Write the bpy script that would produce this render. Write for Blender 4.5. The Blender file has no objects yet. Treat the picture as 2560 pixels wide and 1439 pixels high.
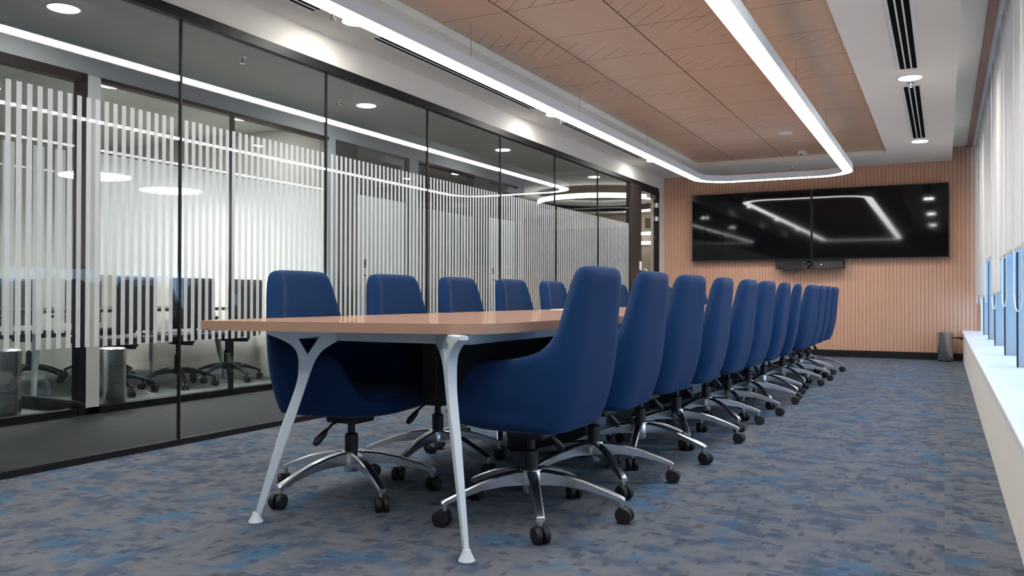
import bpy, bmesh, math, random
from mathutils import Vector, Matrix
random.seed(7)
PI = math.pi
SC = bpy.context.scene
COL = SC.collection
R = math.radians

# ------------------------------------------------------------------ helpers
def box(bm, x0, x1, y0, y1, z0, z1):
    vs = [bm.verts.new(p) for p in ((x0,y0,z0),(x1,y0,z0),(x1,y1,z0),(x0,y1,z0),(x0,y0,z1),(x1,y0,z1),(x1,y1,z1),(x0,y1,z1))]
    for f in ((3,2,1,0),(4,5,6,7),(0,1,5,4),(1,2,6,5),(2,3,7,6),(3,0,4,7)):
        bm.faces.new([vs[i] for i in f])
    return vs

def bbox(bm, x0, x1, y0, y1, z0, z1, b=.005, seg=2):
    t = bmesh.new(); box(t, x0, x1, y0, y1, z0, z1)
    bmesh.ops.bevel(t, geom=t.edges[:], offset=b, segments=seg, profile=.5, affect='EDGES')
    merge(bm, t)

def merge(bm, t, M=None):
    if M is not None: t.transform(M)
    me = bpy.data.meshes.new('tmp'); t.to_mesh(me); t.free()
    bm.from_mesh(me); bpy.data.meshes.remove(me)

def prism(bm, pts, z0, z1):
    a = [bm.verts.new((x, y, z0)) for x, y in pts]; b = [bm.verts.new((x, y, z1)) for x, y in pts]
    n = len(pts)
    bm.faces.new(a[::-1]); bm.faces.new(b)
    for i in range(n):
        j = (i+1) % n; bm.faces.new((a[i], a[j], b[j], b[i]))

def lathe(bm, prof, c=(0,0), n=24, cap=True):
    rings = []
    for r, z in prof:
        rings.append([bm.verts.new((c[0]+r*math.cos(2*PI*i/n), c[1]+r*math.sin(2*PI*i/n), z)) for i in range(n)])
    for a, b in zip(rings, rings[1:]):
        for i in range(n):
            j = (i+1) % n; bm.faces.new((a[i], a[j], b[j], b[i]))
    if cap:
        bm.faces.new(rings[0][::-1]); bm.faces.new(rings[-1])

def tube(bm, pts, r, n=8, rs=None, closed=False):
    pts = [Vector(p) for p in pts]; m = len(pts); rings = []
    up = Vector((0,0,1))
    for k, p in enumerate(pts):
        if closed: d = pts[(k+1) % m]-pts[k-1]
        else: d = pts[min(k+1, m-1)]-pts[max(k-1, 0)]
        d.normalize()
        a = d.cross(up)
        if a.length < .05: a = d.cross(Vector((1,0,0)))
        a.normalize(); b = a.cross(d)
        rr = rs[k] if rs else r
        rings.append([bm.verts.new(p+(a*math.cos(2*PI*i/n)+b*math.sin(2*PI*i/n))*rr) for i in range(n)])
    seq = list(zip(rings, rings[1:]))+([(rings[-1], rings[0])] if closed else [])
    for a, b in seq:
        for i in range(n):
            j = (i+1) % n; bm.faces.new((a[i], a[j], b[j], b[i]))
    if not closed:
        bm.faces.new(rings[0][::-1]); bm.faces.new(rings[-1])

def obj(name, bm, mat, parent=None, smooth=False, kind=None, angle=40):
    bmesh.ops.recalc_face_normals(bm, faces=bm.faces[:])
    me = bpy.data.meshes.new(name); bm.to_mesh(me); bm.free()
    me.materials.append(mat)
    if smooth:
        me.shade_smooth()
        try: me.set_sharp_from_angle(angle=R(angle))
        except Exception: pass
    o = bpy.data.objects.new(name, me); COL.objects.link(o)
    if parent: o.parent = parent
    if kind: o['kind'] = kind
    return o

def tag(o, label, cat, group=None):
    o['label'] = label; o['category'] = cat
    if group: o['group'] = group
    return o

def thing(name, label, cat, loc=(0,0,0), rz=0, group=None):
    o = bpy.data.objects.new(name, None); COL.objects.link(o)
    o.location = loc; o.rotation_euler = (0,0,rz); o.empty_display_size = .1
    return tag(o, label, cat, group)

def dup(root, loc, rz, label=None, group=None):
    r = root.copy(); COL.objects.link(r); r.location = loc; r.rotation_euler = (0,0,rz)
    if label: r['label'] = label
    if group: r['group'] = group
    for ch in list(root.children):
        c = ch.copy(); COL.objects.link(c); c.parent = r
        for g in list(ch.children):
            d = g.copy(); COL.objects.link(d); d.parent = c
    return r

def part_label(o, s): o['label'] = s; return o

# ------------------------------------------------------------------ materials
def srgb(r, g, b):
    f = lambda c: c/12.92 if c <= .04045 else ((c+.055)/1.055)**2.4
    return (f(r/255), f(g/255), f(b/255), 1)

def new_mat(name):
    m = bpy.data.materials.new(name); m.use_nodes = True
    nt = m.node_tree; nt.nodes.clear()
    out = nt.nodes.new('ShaderNodeOutputMaterial')
    return m, nt, out

def N(nt, t, **kw):
    n = nt.nodes.new(t)
    for k, v in kw.items():
        if k == 'inp':
            for a, b in v.items():
                if isinstance(b, bpy.types.NodeSocket): nt.links.new(b, n.inputs[a])
                else: n.inputs[a].default_value = b
        else: setattr(n, k, v)
    return n

def math_n(nt, op, a, b=None, c=None):
    n = nt.nodes.new('ShaderNodeMath'); n.operation = op
    for i, v in enumerate((a, b, c)):
        if v is None: continue
        if isinstance(v, bpy.types.NodeSocket): nt.links.new(v, n.inputs[i])
        else: n.inputs[i].default_value = v
    return n.outputs[0]

def mixc(nt, fac, a, b):
    n = nt.nodes.new('ShaderNodeMix'); n.data_type = 'RGBA'
    for s, v in ((n.inputs[0], fac), (n.inputs[6], a), (n.inputs[7], b)):
        if isinstance(v, bpy.types.NodeSocket): nt.links.new(v, s)
        else: s.default_value = v
    return n.outputs[2]

def pbr(name, col, rough=.5, metal=0, spec=.5, noise=0, nscale=40, bump=0, sheen=0, coat=0):
    m, nt, out = new_mat(name)
    p = N(nt, 'ShaderNodeBsdfPrincipled', inp={'Base Color': col, 'Roughness': rough, 'Metallic': metal, 'Specular IOR Level': spec})
    if sheen:
        p.inputs['Sheen Weight'].default_value = sheen; p.inputs['Sheen Roughness'].default_value = .4
    if coat: p.inputs['Coat Weight'].default_value = coat
    if noise or bump:
        tc = N(nt, 'ShaderNodeTexCoord')
        nz = N(nt, 'ShaderNodeTexNoise', inp={'Vector': tc.outputs['Object'], 'Scale': nscale, 'Detail': 3.0})
        if noise:
            d = tuple(c*(1-noise) for c in col[:3])+(1,); l = tuple(min(1, c*(1+noise)) for c in col[:3])+(1,)
            nt.links.new(mixc(nt, nz.outputs['Fac'], d, l), p.inputs['Base Color'])
        if bump:
            b = N(nt, 'ShaderNodeBump', inp={'Strength': bump, 'Distance': .002, 'Height': nz.outputs['Fac']})
            nt.links.new(b.outputs[0], p.inputs['Normal'])
    nt.links.new(p.outputs[0], out.inputs[0])
    return m

def emit(name, col, s):
    m, nt, out = new_mat(name)
    e = N(nt, 'ShaderNodeEmission', inp={'Color': col, 'Strength': s})
    nt.links.new(e.outputs[0], out.inputs[0]); return m

def glass(name, tint, ior=1.45, gl=1.0, rough=0.0):
    m, nt, out = new_mat(name)
    lw = N(nt, 'ShaderNodeLayerWeight', inp={'Blend': .5})
    f0 = ((ior-1)/(ior+1))**2
    sch = math_n(nt, 'MULTIPLY_ADD', math_n(nt, 'POWER', lw.outputs['Facing'], 5.0), 1-f0, f0)
    f = math_n(nt, 'MULTIPLY', sch, gl)
    t = N(nt, 'ShaderNodeBsdfTransparent', inp={'Color': tint})
    g = N(nt, 'ShaderNodeBsdfGlossy', inp={'Color': (1,1,1,1), 'Roughness': rough})
    mx = N(nt, 'ShaderNodeMixShader', inp={0: f, 1: t.outputs[0], 2: g.outputs[0]})
    nt.links.new(mx.outputs[0], out.inputs[0]); return m

def film(name, col, dif=.35, tl=.4):
    m, nt, out = new_mat(name)
    d = N(nt, 'ShaderNodeBsdfDiffuse', inp={'Color': col})
    t = N(nt, 'ShaderNodeBsdfTranslucent', inp={'Color': col})
    tr = N(nt, 'ShaderNodeBsdfTransparent', inp={'Color': (1,1,1,1)})
    a = N(nt, 'ShaderNodeMixShader', inp={0: tl/(dif+tl), 1: d.outputs[0], 2: t.outputs[0]})
    b = N(nt, 'ShaderNodeMixShader', inp={0: dif+tl, 1: tr.outputs[0], 2: a.outputs[0]})
    nt.links.new(b.outputs[0], out.inputs[0]); return m

M = {}
M['white_paint'] = pbr('white_paint', srgb(212,208,200), .85, noise=.03, nscale=6)
M['ceiling_paint'] = pbr('ceiling_paint', srgb(228,225,217), .9, noise=.03, nscale=5)
M['corridor_ceiling'] = pbr('corridor_ceiling', srgb(205,205,198), .9, noise=.03, nscale=5)
M['partition_paint'] = pbr('partition_paint', srgb(170,174,178), .8, noise=.03, nscale=6)
M['black_metal'] = pbr('black_metal', srgb(22,21,23), .5, spec=.25)
M['dark_brown'] = pbr('dark_brown', srgb(46,38,37), .5, noise=.1, nscale=20)
M['dark_column'] = pbr('dark_column', srgb(62,62,66), .6, noise=.06, nscale=8)
M['terracotta'] = pbr('terracotta', srgb(198,156,131), .75, noise=.05, nscale=9)
M['fabric'] = pbr('blue_fabric', srgb(23,52,92), .9, spec=.12, noise=.12, nscale=900, bump=.12, sheen=.06)
M['chrome'] = pbr('polished_aluminium', srgb(226,229,233), .23, metal=1, noise=.03, nscale=12)
M['black_plastic'] = pbr('black_plastic', srgb(20,20,23), .45, noise=.08, nscale=60)
M['rubber'] = pbr('black_rubber', srgb(18,18,21), .55, noise=.1, nscale=80)
M['grey_plastic'] = pbr('grey_plastic', srgb(110,114,120), .5, noise=.05, nscale=30)
M['white_metal'] = pbr('white_powder_coat', srgb(205,214,222), .4, noise=.02, nscale=15)
M['pedestal'] = pbr('charcoal_laminate', srgb(26,26,30), .5, noise=.1, nscale=20)
M['steel'] = pbr('brushed_steel', srgb(190,190,188), .26, metal=1, noise=.06, nscale=14)
M['white_plastic'] = pbr('white_plastic', srgb(226,226,224), .4, noise=.02, nscale=30)
M['blind'] = film('blind_fabric', srgb(236,234,231), .84, .07)
M['blind_rail'] = pbr('blind_rail', srgb(196,195,195), .5, noise=.02)
M['pelmet'] = pbr('pelmet_brown', srgb(150,122,112), .7, noise=.05, nscale=10)
M['tv_glass'] = pbr('screen_glass', srgb(9,10,13), .045, spec=.3)
M['tv_case'] = pbr('screen_case', srgb(17,17,19), .4, noise=.05)
M['screen_off'] = pbr('lens_black', srgb(6,6,8), .12)
M['led'] = emit('led_diffuser', (1,.975,.945,1), 15.0)
M['lamp'] = emit('downlight_diffuser', (1,.97,.92,1), 80.0)
M['lamp_dim'] = emit('corridor_lamp_diffuser', (1,.985,.95,1), 78.0)
M['lamp_side'] = emit('side_room_lamp_diffuser', (1,.985,.95,1), 70.0)
M['lamp_room'] = emit('pendant_diffuser', (1,.99,.96,1), 42.0)
M['ring_led'] = emit('ring_diffuser', (1,.985,.96,1), 4.5)
M['fill_lounge'] = emit('lounge_fill_diffuser', (1,.97,.92,1), 40.0)
M['led_dot'] = emit('status_light', (1,1,1,1), 3.0)
M['glass'] = glass('partition_glass', (.88,.90,.895,1), 1.5, 1.0)
M['glass2'] = glass('inner_glass', (.93,.95,.95,1), 1.45, .8)
M['window_glass'] = glass('window_glass', (.86,.93,.98,1), 1.25, .2)
M['window_metal'] = pbr('blue_grey_aluminium', srgb(150,164,174), .5, noise=.02, nscale=10)
M['vent_black'] = pbr('vent_black', srgb(10,10,12), .9, spec=.05, noise=.02)
M['edge_band'] = pbr('edge_band', srgb(166,133,113), .6, spec=.2, noise=.04, nscale=12)
M['film'] = film('frosted_film', (.86,.88,.88,1), .40, .38)
M['film2'] = film('inner_frosted_film', (.88,.90,.90,1), .34, .52)
M['paper'] = pbr('paper', srgb(245,245,245), .8, noise=.02)
M['corridor_carpet'] = pbr('corridor_carpet', srgb(50,50,52), .95, noise=.15, nscale=60)
M['room_carpet'] = pbr('room_carpet', srgb(120,124,124), .95, noise=.1, nscale=60)
M['mesh_black'] = pbr('black_mesh_fabric', srgb(24,25,30), .8, noise=.2, nscale=200)
M['beige_wall'] = pbr('beige_wall', srgb(186,176,160), .85, noise=.04, nscale=7)
M['grey_wall'] = pbr('grey_wall', srgb(120,118,116), .85, noise=.04, nscale=7)

# glossy laminate tabletop: constant soft mirror over wood-toned laminate
def laminate():
    m, nt, out = new_mat('tabletop_laminate')
    tc = N(nt, 'ShaderNodeTexCoord')
    mp = N(nt, 'ShaderNodeMapping', inp={'Vector': tc.outputs['Object'], 'Scale': (14, 1.5, 1.5)})
    nz = N(nt, 'ShaderNodeTexNoise', inp={'Vector': mp.outputs[0], 'Scale': 3.0, 'Detail': 4.0})
    c = mixc(nt, nz.outputs['Fac'], srgb(170,136,116), srgb(180,144,123))
    d = N(nt, 'ShaderNodeBsdfDiffuse', inp={'Color': c})
    g = N(nt, 'ShaderNodeBsdfGlossy', inp={'Color': (1,.94,.9,1), 'Roughness': .012})
    lw = N(nt, 'ShaderNodeLayerWeight', inp={'Blend': .5})
    f = N(nt, 'ShaderNodeMapRange', inp={'Value': lw.outputs['Facing'], 'From Min': .80, 'From Max': 1.0, 'To Min': .03, 'To Max': .5})
    mx = N(nt, 'ShaderNodeMixShader', inp={0: f.outputs[0], 1: d.outputs[0], 2: g.outputs[0]})
    nt.links.new(mx.outputs[0], out.inputs[0]); return m
M['laminate'] = laminate()

def carpet():
    m, nt, out = new_mat('patterned_carpet')
    tc = N(nt, 'ShaderNodeTexCoord')
    sep = N(nt, 'ShaderNodeSeparateXYZ', inp={0: tc.outputs['Object']})
    x, y = sep.outputs[0], sep.outputs[1]
    T = .5
    ix = math_n(nt, 'FLOOR', math_n(nt, 'DIVIDE', x, T)); iy = math_n(nt, 'FLOOR', math_n(nt, 'DIVIDE', y, T))
    par = math_n(nt, 'FLOORED_MODULO', math_n(nt, 'ADD', ix, iy), 2.0)
    inv = math_n(nt, 'SUBTRACT', 1.0, par)
    # u runs along the weave of each tile, v across it
    u = math_n(nt, 'ADD', math_n(nt, 'MULTIPLY', x, inv), math_n(nt, 'MULTIPLY', y, par))
    v = math_n(nt, 'ADD', math_n(nt, 'MULTIPLY', y, inv), math_n(nt, 'MULTIPLY', x, par))
    tid = math_n(nt, 'ADD', math_n(nt, 'MULTIPLY', ix, 3.7), math_n(nt, 'MULTIPLY', iy, 1.3))
    def snapped(su, sv, scale, det):
        uu = math_n(nt, 'DIVIDE', math_n(nt, 'FLOOR', math_n(nt, 'MULTIPLY', u, su)), su)
        vv = math_n(nt, 'DIVIDE', math_n(nt, 'FLOOR', math_n(nt, 'MULTIPLY', v, sv)), sv)
        cv = N(nt, 'ShaderNodeCombineXYZ', inp={0: uu, 1: vv, 2: tid})
        return N(nt, 'ShaderNodeTexNoise', inp={'Vector': cv.outputs[0], 'Scale': scale, 'Detail': det}).outputs['Fac']
    n1 = snapped(40, 120, 6.5, 2.5)
    n2 = snapped(30, 80, 4.6, 1.5)
    n3 = snapped(26, 190, 23.0, 1.0)
    n4 = snapped(60, 60, 14.0, 1.0)
    def ramp(f, a, b):
        return N(nt, 'ShaderNodeMapRange', inp={'Value': f, 'From Min': a, 'From Max': b}).outputs[0]
    c = mixc(nt, ramp(n1, .40, .60), srgb(71,83,100), srgb(105,107,114))
    c = mixc(nt, ramp(n4, .52, .60), c, srgb(97,103,112))
    c = mixc(nt, math_n(nt, 'MULTIPLY', ramp(n2, .57, .66), .7), c, srgb(62,98,126))
    dash = N(nt, 'ShaderNodeMapRange', inp={'Value': n3, 'From Min': .61, 'From Max': .67}).outputs[0]
    c = mixc(nt, math_n(nt, 'MULTIPLY', dash, .55), c, srgb(48,52,62))
    # thin tufted rows
    row = math_n(nt, 'FRACT', math_n(nt, 'MULTIPLY', v, 110.0))
    rowf = math_n(nt, 'MULTIPLY', math_n(nt, 'LESS_THAN', row, .22), .22)
    c = mixc(nt, rowf, c, srgb(60,64,74))
    fine = N(nt, 'ShaderNodeTexNoise', inp={'Vector': tc.outputs['Object'], 'Scale': 420.0, 'Detail': 2.0})
    p = N(nt, 'ShaderNodeBsdfPrincipled', inp={'Base Color': c, 'Roughness': .95, 'Specular IOR Level': .15})
    b = N(nt, 'ShaderNodeBump', inp={'Strength': .35, 'Distance': .004, 'Height': fine.outputs['Fac']})
    nt.links.new(b.outputs[0], p.inputs['Normal'])
    nt.links.new(p.outputs[0], out.inputs[0]); return m
M['carpet'] = carpet()

def wood_ceiling():
    m, nt, out = new_mat('grooved_wood_panels')
    tc = N(nt, 'ShaderNodeTexCoord')
    sep = N(nt, 'ShaderNodeSeparateXYZ', inp={0: tc.outputs['Object']})
    x, y = sep.outputs[0], sep.outputs[1]
    pu = math_n(nt, 'DIVIDE', math_n(nt, 'ADD', x, 3.32), .67); pv = math_n(nt, 'DIVIDE', math_n(nt, 'SUBTRACT', y, .27), .69)
    u = math_n(nt, 'FRACT', pu); v = math_n(nt, 'FRACT', pv)
    ip = math_n(nt, 'FLOOR', pu); jp = math_n(nt, 'FLOOR', pv)
    ju = math_n(nt, 'LESS_THAN', math_n(nt, 'ABSOLUTE', math_n(nt, 'SUBTRACT', math_n(nt, 'FRACT', math_n(nt, 'ADD', pu, .5)), .5)), .0075)
    jv = math_n(nt, 'LESS_THAN', math_n(nt, 'ABSOLUTE', math_n(nt, 'SUBTRACT', math_n(nt, 'FRACT', math_n(nt, 'ADD', pv, .5)), .5)), .006)
    d = math_n(nt, 'ADD', u, v)
    line = math_n(nt, 'LESS_THAN', math_n(nt, 'FRACT', math_n(nt, 'MULTIPLY', d, 4.0)), .04)
    par = math_n(nt, 'FLOORED_MODULO', math_n(nt, 'ADD', ip, jp), 2.0)
    half_a = math_n(nt, 'GREATER_THAN', u, v)
    half = math_n(nt, 'ABSOLUTE', math_n(nt, 'SUBTRACT', half_a, par))
    rnd = N(nt, 'ShaderNodeTexWhiteNoise', noise_dimensions='2D', inp={'Vector': N(nt, 'ShaderNodeCombineXYZ', inp={0: ip, 1: jp}).outputs[0]}).outputs['Value']
    hatch = math_n(nt, 'MULTIPLY', math_n(nt, 'MULTIPLY', line, half), math_n(nt, 'GREATER_THAN', rnd, .3))
    mp = N(nt, 'ShaderNodeMapping', inp={'Vector': tc.outputs['Object'], 'Scale': (3, 14, 1)})
    nz = N(nt, 'ShaderNodeTexNoise', inp={'Vector': mp.outputs[0], 'Scale': 2.0, 'Detail': 4.0})
    c = mixc(nt, nz.outputs['Fac'], srgb(201,168,143), srgb(212,179,153))
    c = mixc(nt, math_n(nt, 'MULTIPLY', hatch, .95), c, srgb(70,50,44))
    c = mixc(nt, math_n(nt, 'MULTIPLY', jv, .85), c, srgb(70,50,44))
    c = mixc(nt, ju, c, srgb(30,22,20))
    p = N(nt, 'ShaderNodeBsdfPrincipled', inp={'Base Color': c, 'Roughness': .32, 'Specular IOR Level': .35})
    nt.links.new(p.outputs[0], out.inputs[0]); return m
M['wood'] = wood_ceiling()

# ------------------------------------------------------------------ dimensions
XG = -3.96          # glass wall plane
YB = 13.1           # back wall
YF = -2.5           # wall behind the camera
ZC = 2.74           # lower ceiling
X2 = -5.58          # partition across the corridor
XW = .56            # window glass plane

# ------------------------------------------------------------------ room shell
b = bmesh.new(); box(b, XG, .62, YF, YB, -.1, 0); obj('floor', b, M['carpet'], kind='structure')
b = bmesh.new(); box(b, X2, XG, YF, 18, -.1, -.002); obj('floor_corridor', b, M['corridor_carpet'], kind='structure')
b = bmesh.new(); box(b, -9.2, X2, YF, 18, -.1, -.001); obj('floor_meeting_rooms', b, M['room_carpet'], kind='structure')

b = bmesh.new()
box(b, XG, -3.18, YF, YB, ZC, 3.0); box(b, -.66, .10, YF, YB, ZC, 3.0)
box(b, -3.18, -.66, 12.15, YB, ZC, 3.0); box(b, -3.18, -.66, YF, .27, ZC, 3.0)
box(b, .10, .62, YF, YB, 2.93, 3.0)
obj('ceiling', b, M['ceiling_paint'], kind='structure')
b = bmesh.new(); box(b, -3.18, -.66, .27, 12.15, 2.80, 2.86); obj('ceiling_wood_inset', b, M['wood'], kind='structure')
b = bmesh.new(); box(b, .285, .345, YF, YB, 2.895, 2.93); obj('trim_pelmet', b, M['pelmet'], kind='structure')

# ribbed terracotta wall with the screens
b = bmesh.new(); box(b, XG-.05, .62, YB, YB+.15, 0, 3.0)
p = .05; k = 0; xx = XG+.02
while xx+p < .5:
    t0 = xx; z0, z1 = .1, 2.93
    a = [(t0+.002, YB), (t0+.008, YB-.009), (t0+p-.008, YB-.009), (t0+p-.002, YB)]
    lo = [b.verts.new((q[0], q[1], z0)) for q in a]; hi = [b.verts.new((q[0], q[1], z1)) for q in a]
    for i in range(3): b.faces.new((lo[i], lo[i+1], hi[i+1], hi[i]))
    b.faces.new(lo[::-1]); b.faces.new(hi)
    xx += p
obj('wall_back', b, M['terracotta'], kind='structure')
b = bmesh.new(); box(b, XG, .24, YB-.025, YB, 0, .095); obj('baseboard_back', b, M['black_metal'], kind='structure')
b = bmesh.new(); box(b, -9.2, .62, YF-.15, YF, 0, 3.0); obj('wall_front', b, M['white_paint'], kind='structure')

# wall over the glass and the pier beside the door
b = bmesh.new(); box(b, XG-.12, XG+.0, YF, YB, 2.54, 3.0); box(b, XG-.12, XG, 12.77, YB, 0, 2.54)
obj('wall_left', b, M['white_paint'], kind='structure')
b = bmesh.new(); box(b, XG-.045, XG+.012, YF, 12.77, 2.48, 2.54); obj('trim_glass_top_rail', b, M['black_metal'], kind='structure')
b = bmesh.new(); box(b, XG-.03, XG+.012, YF, 11.45, 0, .035); obj('trim_glass_bottom_rail', b, M['black_metal'], kind='structure')

# glass panes with frosted stripes
joints = [YF, -1.82, -.49, .85, 2.185, 3.52, 4.826, 6.17, 7.52, 8.855, 10.2, 11.45]
for i, (y0, y1) in enumerate(zip(joints, joints[1:])):
    b = bmesh.new(); box(b, XG-.014, XG-.002, y0+.004, y1-.004, .035, 2.48)
    g = obj('window_%d' % (i+1), b, M['glass'], kind='structure')
    b = bmesh.new(); kk = math.ceil((y0+.02-2.495)/.0532)
    while True:
        yc = 2.495+kk*.0532
        if yc+.016 > y1-.012: break
        if yc-.016 > y0+.012: 
            vs = [b.verts.new(q) for q in ((XG, yc-.0135, .60), (XG, yc+.0135, .60), (XG, yc+.0135, 1.895), (XG, yc-.0135, 1.895))]
            b.faces.new(vs)
        kk += 1
    obj('frosted_stripes', b, M['film'], g)
    if i:
        b = bmesh.new(); box(b, XG-.016, XG+.001, y0-.006, y0+.006, .035, 2.48); obj('joint_strip', b, M['black_metal'], g)

# door in the glass wall
b = bmesh.new(); bbox(b, XG-.06, XG+.02, 11.45, 11.90, 0, 2.48, .004); obj('trim_door_pillar', b, M['dark_brown'], kind='structure')
b = bmesh.new(); box(b, XG-.05, XG+.02, 12.70, 12.77, 0, 2.48); box(b, XG-.05, XG+.02, 11.90, 12.77, 2.42, 2.48); obj('trim_door_frame', b, M['black_metal'], kind='structure')
b = bmesh.new(); box(b, XG-.02, XG-.008, 11.905, 12.695, .01, 2.415); d1 = obj('door_1', b, M['glass2'], kind='structure')
b = bmesh.new(); tube(b, [(XG+.0, 12.06, .95), (XG+.05, 12.06, .97), (XG+.055, 12.06, 1.0), (XG+.055, 12.06, 1.22), (XG+.05, 12.06, 1.25), (XG+.0, 12.06, 1.27)], .012, 10); obj('door_handle', b, M['chrome'], d1, True)
for zz in (2.27, 2.06):
    b = bmesh.new(); bbox(b, XG-.006, XG+.03, 12.63, 12.70, zz-.035, zz+.035, .006); obj('hinge', b, M['white_plastic'], d1)
b = bmesh.new(); bbox(b, XG-.006, XG+.05, 12.2, 12.5, 2.345, 2.405, .006); obj('door_closer', b, M['steel'], d1)
b = bmesh.new(); bbox(b, XG+.02, XG+.032, 11.795, 11.885, 1.245, 1.375, .004)
sw = tag(obj('light_switch', b, M['white_plastic']), 'white light switch plate on the dark pillar beside the glass door', 'switch')
b = bmesh.new(); bbox(b, XG+.032, XG+.037, 11.815, 11.838, 1.275, 1.345, .002); bbox(b, XG+.032, XG+.037, 11.842, 11.865, 1.275, 1.345, .002); obj('rocker', b, M['white_plastic'], sw)

# window side: low parapet with sill, windows, blinds
b = bmesh.new(); box(b, .228, .62, YF, YB, 0, .375)
obj('wall_right', b, M['white_paint'], kind='structure')
b = bmesh.new(); bbox(b, .215, .62, YF, YB, .375, .41, .006)
obj('trim_window_sill', b, pbr('sill_white', srgb(226,228,232), .3, noise=.01, nscale=5), kind='structure')
b = bmesh.new(); box(b, .44, .62, YB-.06, YB, .41, 2.93); obj('trim_window_jamb', b, M['white_paint'], kind='structure')
mull = [13.04, 11.8, 10.5, 9.25, 7.76, 6.47, 5.18, 3.88, 2.58, 1.28, -.02, -1.32, YF]
for i, (y1, y0) in enumerate(zip(mull, mull[1:])):
    b = bmesh.new(); box(b, XW, XW+.012, y0+.02, y1-.02, .43, 2.91)
    w = obj('window_%d' % (i+21), b, M['window_glass'], kind='structure')
    b = bmesh.new(); box(b, .425, .431, y0-.035, y0+.035, .41, 2.93); obj('gasket', b, M['black_metal'], w)
    b = bmesh.new(); box(b, .431, .60, y0-.03, y0+.03, .41, 2.93); box(b, .54, .60, y0+.02, y1-.02, .41, .43); box(b, .54, .60, y0+.02, y1-.02, 2.905, 2.93)
    obj('window_frame', b, M['window_metal'], w)
drops = [.87, .865, 1.235, .89, 1.16, 1.15, .9, .8, .7, .6, .5, .5]  # out-of-view blinds beside the camera hang lower to cut daylight up front
bl_lab = ['grey roller blind in the corner beside the terracotta wall, lowered', 'grey roller blind one bay from the terracotta wall, lowered to the cords',
          'short raised grey roller blind showing blue glass beneath, between two long ones', 'long grey roller blind between two shorter raised blinds',
          'raised grey roller blind by the widest strip of blue glass', 'raised grey roller blind cut off by the photo edge above the sill']
for i, (y1, y0) in enumerate(zip(mull, mull[1:])):
    lab = bl_lab[i] if i < 6 else 'grey roller blind beside the camera, out of view and lowered to cut daylight'
    t = thing('roller_blind', lab, 'blind', (.40, (y0+y1)/2, 2.88), 0, 'roller blinds along the window wall')
    hw = (y1-y0)/2-.012; dz = drops[i]-2.88
    b = bmesh.new(); box(b, -.0015, .0015, -hw, hw, dz+.02, 0); obj('fabric', b, M['blind'], t)
    b = bmesh.new(); bbox(b, -.008, .008, -hw, hw, dz, dz+.025, .003); obj('bottom_rail', b, M['blind_rail'], t)
    b = bmesh.new(); tube(b, [(0, -hw, .015), (0, hw, .015)], .022, 14); obj('roller_tube', b, M['blind_rail'], t, True)
    b = bmesh.new(); zc = .79-2.88+random.uniform(-.03, .05)
    cy = -hw+.04
    rr = .24+.06*(i % 2)
    loop = [(-.032, cy-.012, 0), (-.032, cy-.012, zc*.5), (-.032, cy-.012, zc+.16)]
    loop += [(-.032, cy+rr-.012-rr*math.cos(a), zc+.12-.12*math.sin(a)) for a in [PI*q/18 for q in range(19)]]
    loop += [(-.032, cy+2*rr-.016, zc+.2), (-.032, cy+2*rr-.03, zc*.5), (-.032, cy+2*rr-.05, 0)]
    tube(b, loop, .0035, 6); obj('bead_chain', b, M['white_plastic'], t, True)

# ------------------------------------------------------------------ corridor and rooms behind the glass
b = bmesh.new(); box(b, X2-.12, XG-.12, YF, 11.3, 2.68, 3.0); obj('ceiling_corridor', b, M['corridor_ceiling'], kind='structure')
b = bmesh.new(); box(b, -9.2, X2-.12, YF, 11.3, 2.62, 3.0); obj('ceiling_meeting_rooms', b, M['ceiling_paint'], kind='structure')
b = bmesh.new(); box(b, -9.2, XG-.12, 11.3, 18, 2.72, 3.0); obj('ceiling_lounge', b, M['ceiling_paint'], kind='structure')
b = bmesh.new(); box(b, -9.3, -9.2, YF, 18.1, 0, 3.0); obj('wall_far_left', b, M['white_paint'], kind='structure')
b = bmesh.new(); box(b, -9.3, 1, 18, 18.1, 0, 3.0); obj('wall_lounge_back', b, M['beige_wall'], kind='structure')
b = bmesh.new(); box(b, XG-.12, XG, YB+.15, 18, 0, 3.0); obj('wall_lounge_side', b, M['beige_wall'], kind='structure')

b = bmesh.new(); box(b, X2-.10, X2+.02, YF, 11.3, 2.47, 2.70)
for y0, y1 in ((6.80, 6.92), (8.27, 8.46), (11.1, 11.3)): box(b, X2-.09, X2+.02, y0, y1, .03, 2.47)
obj('wall_corridor', b, M['partition_paint'], kind='structure')
b = bmesh.new(); box(b, X2-.09, X2+.03, 4.085, 4.195, .0, 2.47); obj('trim_white_post', b, M['white_plastic'], kind='structure')
b = bmesh.new()
box(b, X2-.10, X2+.03, 6.92, 7.27, 0, 2.46); box(b, X2-.10, X2+.03, 9.80, 10.20, 0, 2.46)
obj('trim_corridor_columns', b, M['dark_column'], kind='structure')
b = bmesh.new(); box(b, X2-.05, X2+.03, YF, 7.28, 0, .05); box(b, X2-.05, X2+.03, 8.24, 9.8, 0, .05)
box(b, X2-.05, X2+.035, 2.7, 4.08, 2.41, 2.475); box(b, X2-.05, X2+.035, 4.03, 4.08, 0, 2.47)
box(b, X2-.05, X2+.03, 4.19, 6.80, 2.445, 2.475); box(b, X2-.05, X2+.03, 8.46, 9.8, 2.445, 2.475)
box(b, X2-.02, X2+.02, 5.505, 5.53, .05, 2.445)
box(b, X2-.02, X2+.02, 8.215, 8.25, 0, 2.46); box(b, X2-.02, X2+.02, 11.05, 11.085, 0, 2.46)
obj('trim_corridor_frames', b, M['black_metal'], kind='structure')
n = 40
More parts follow.
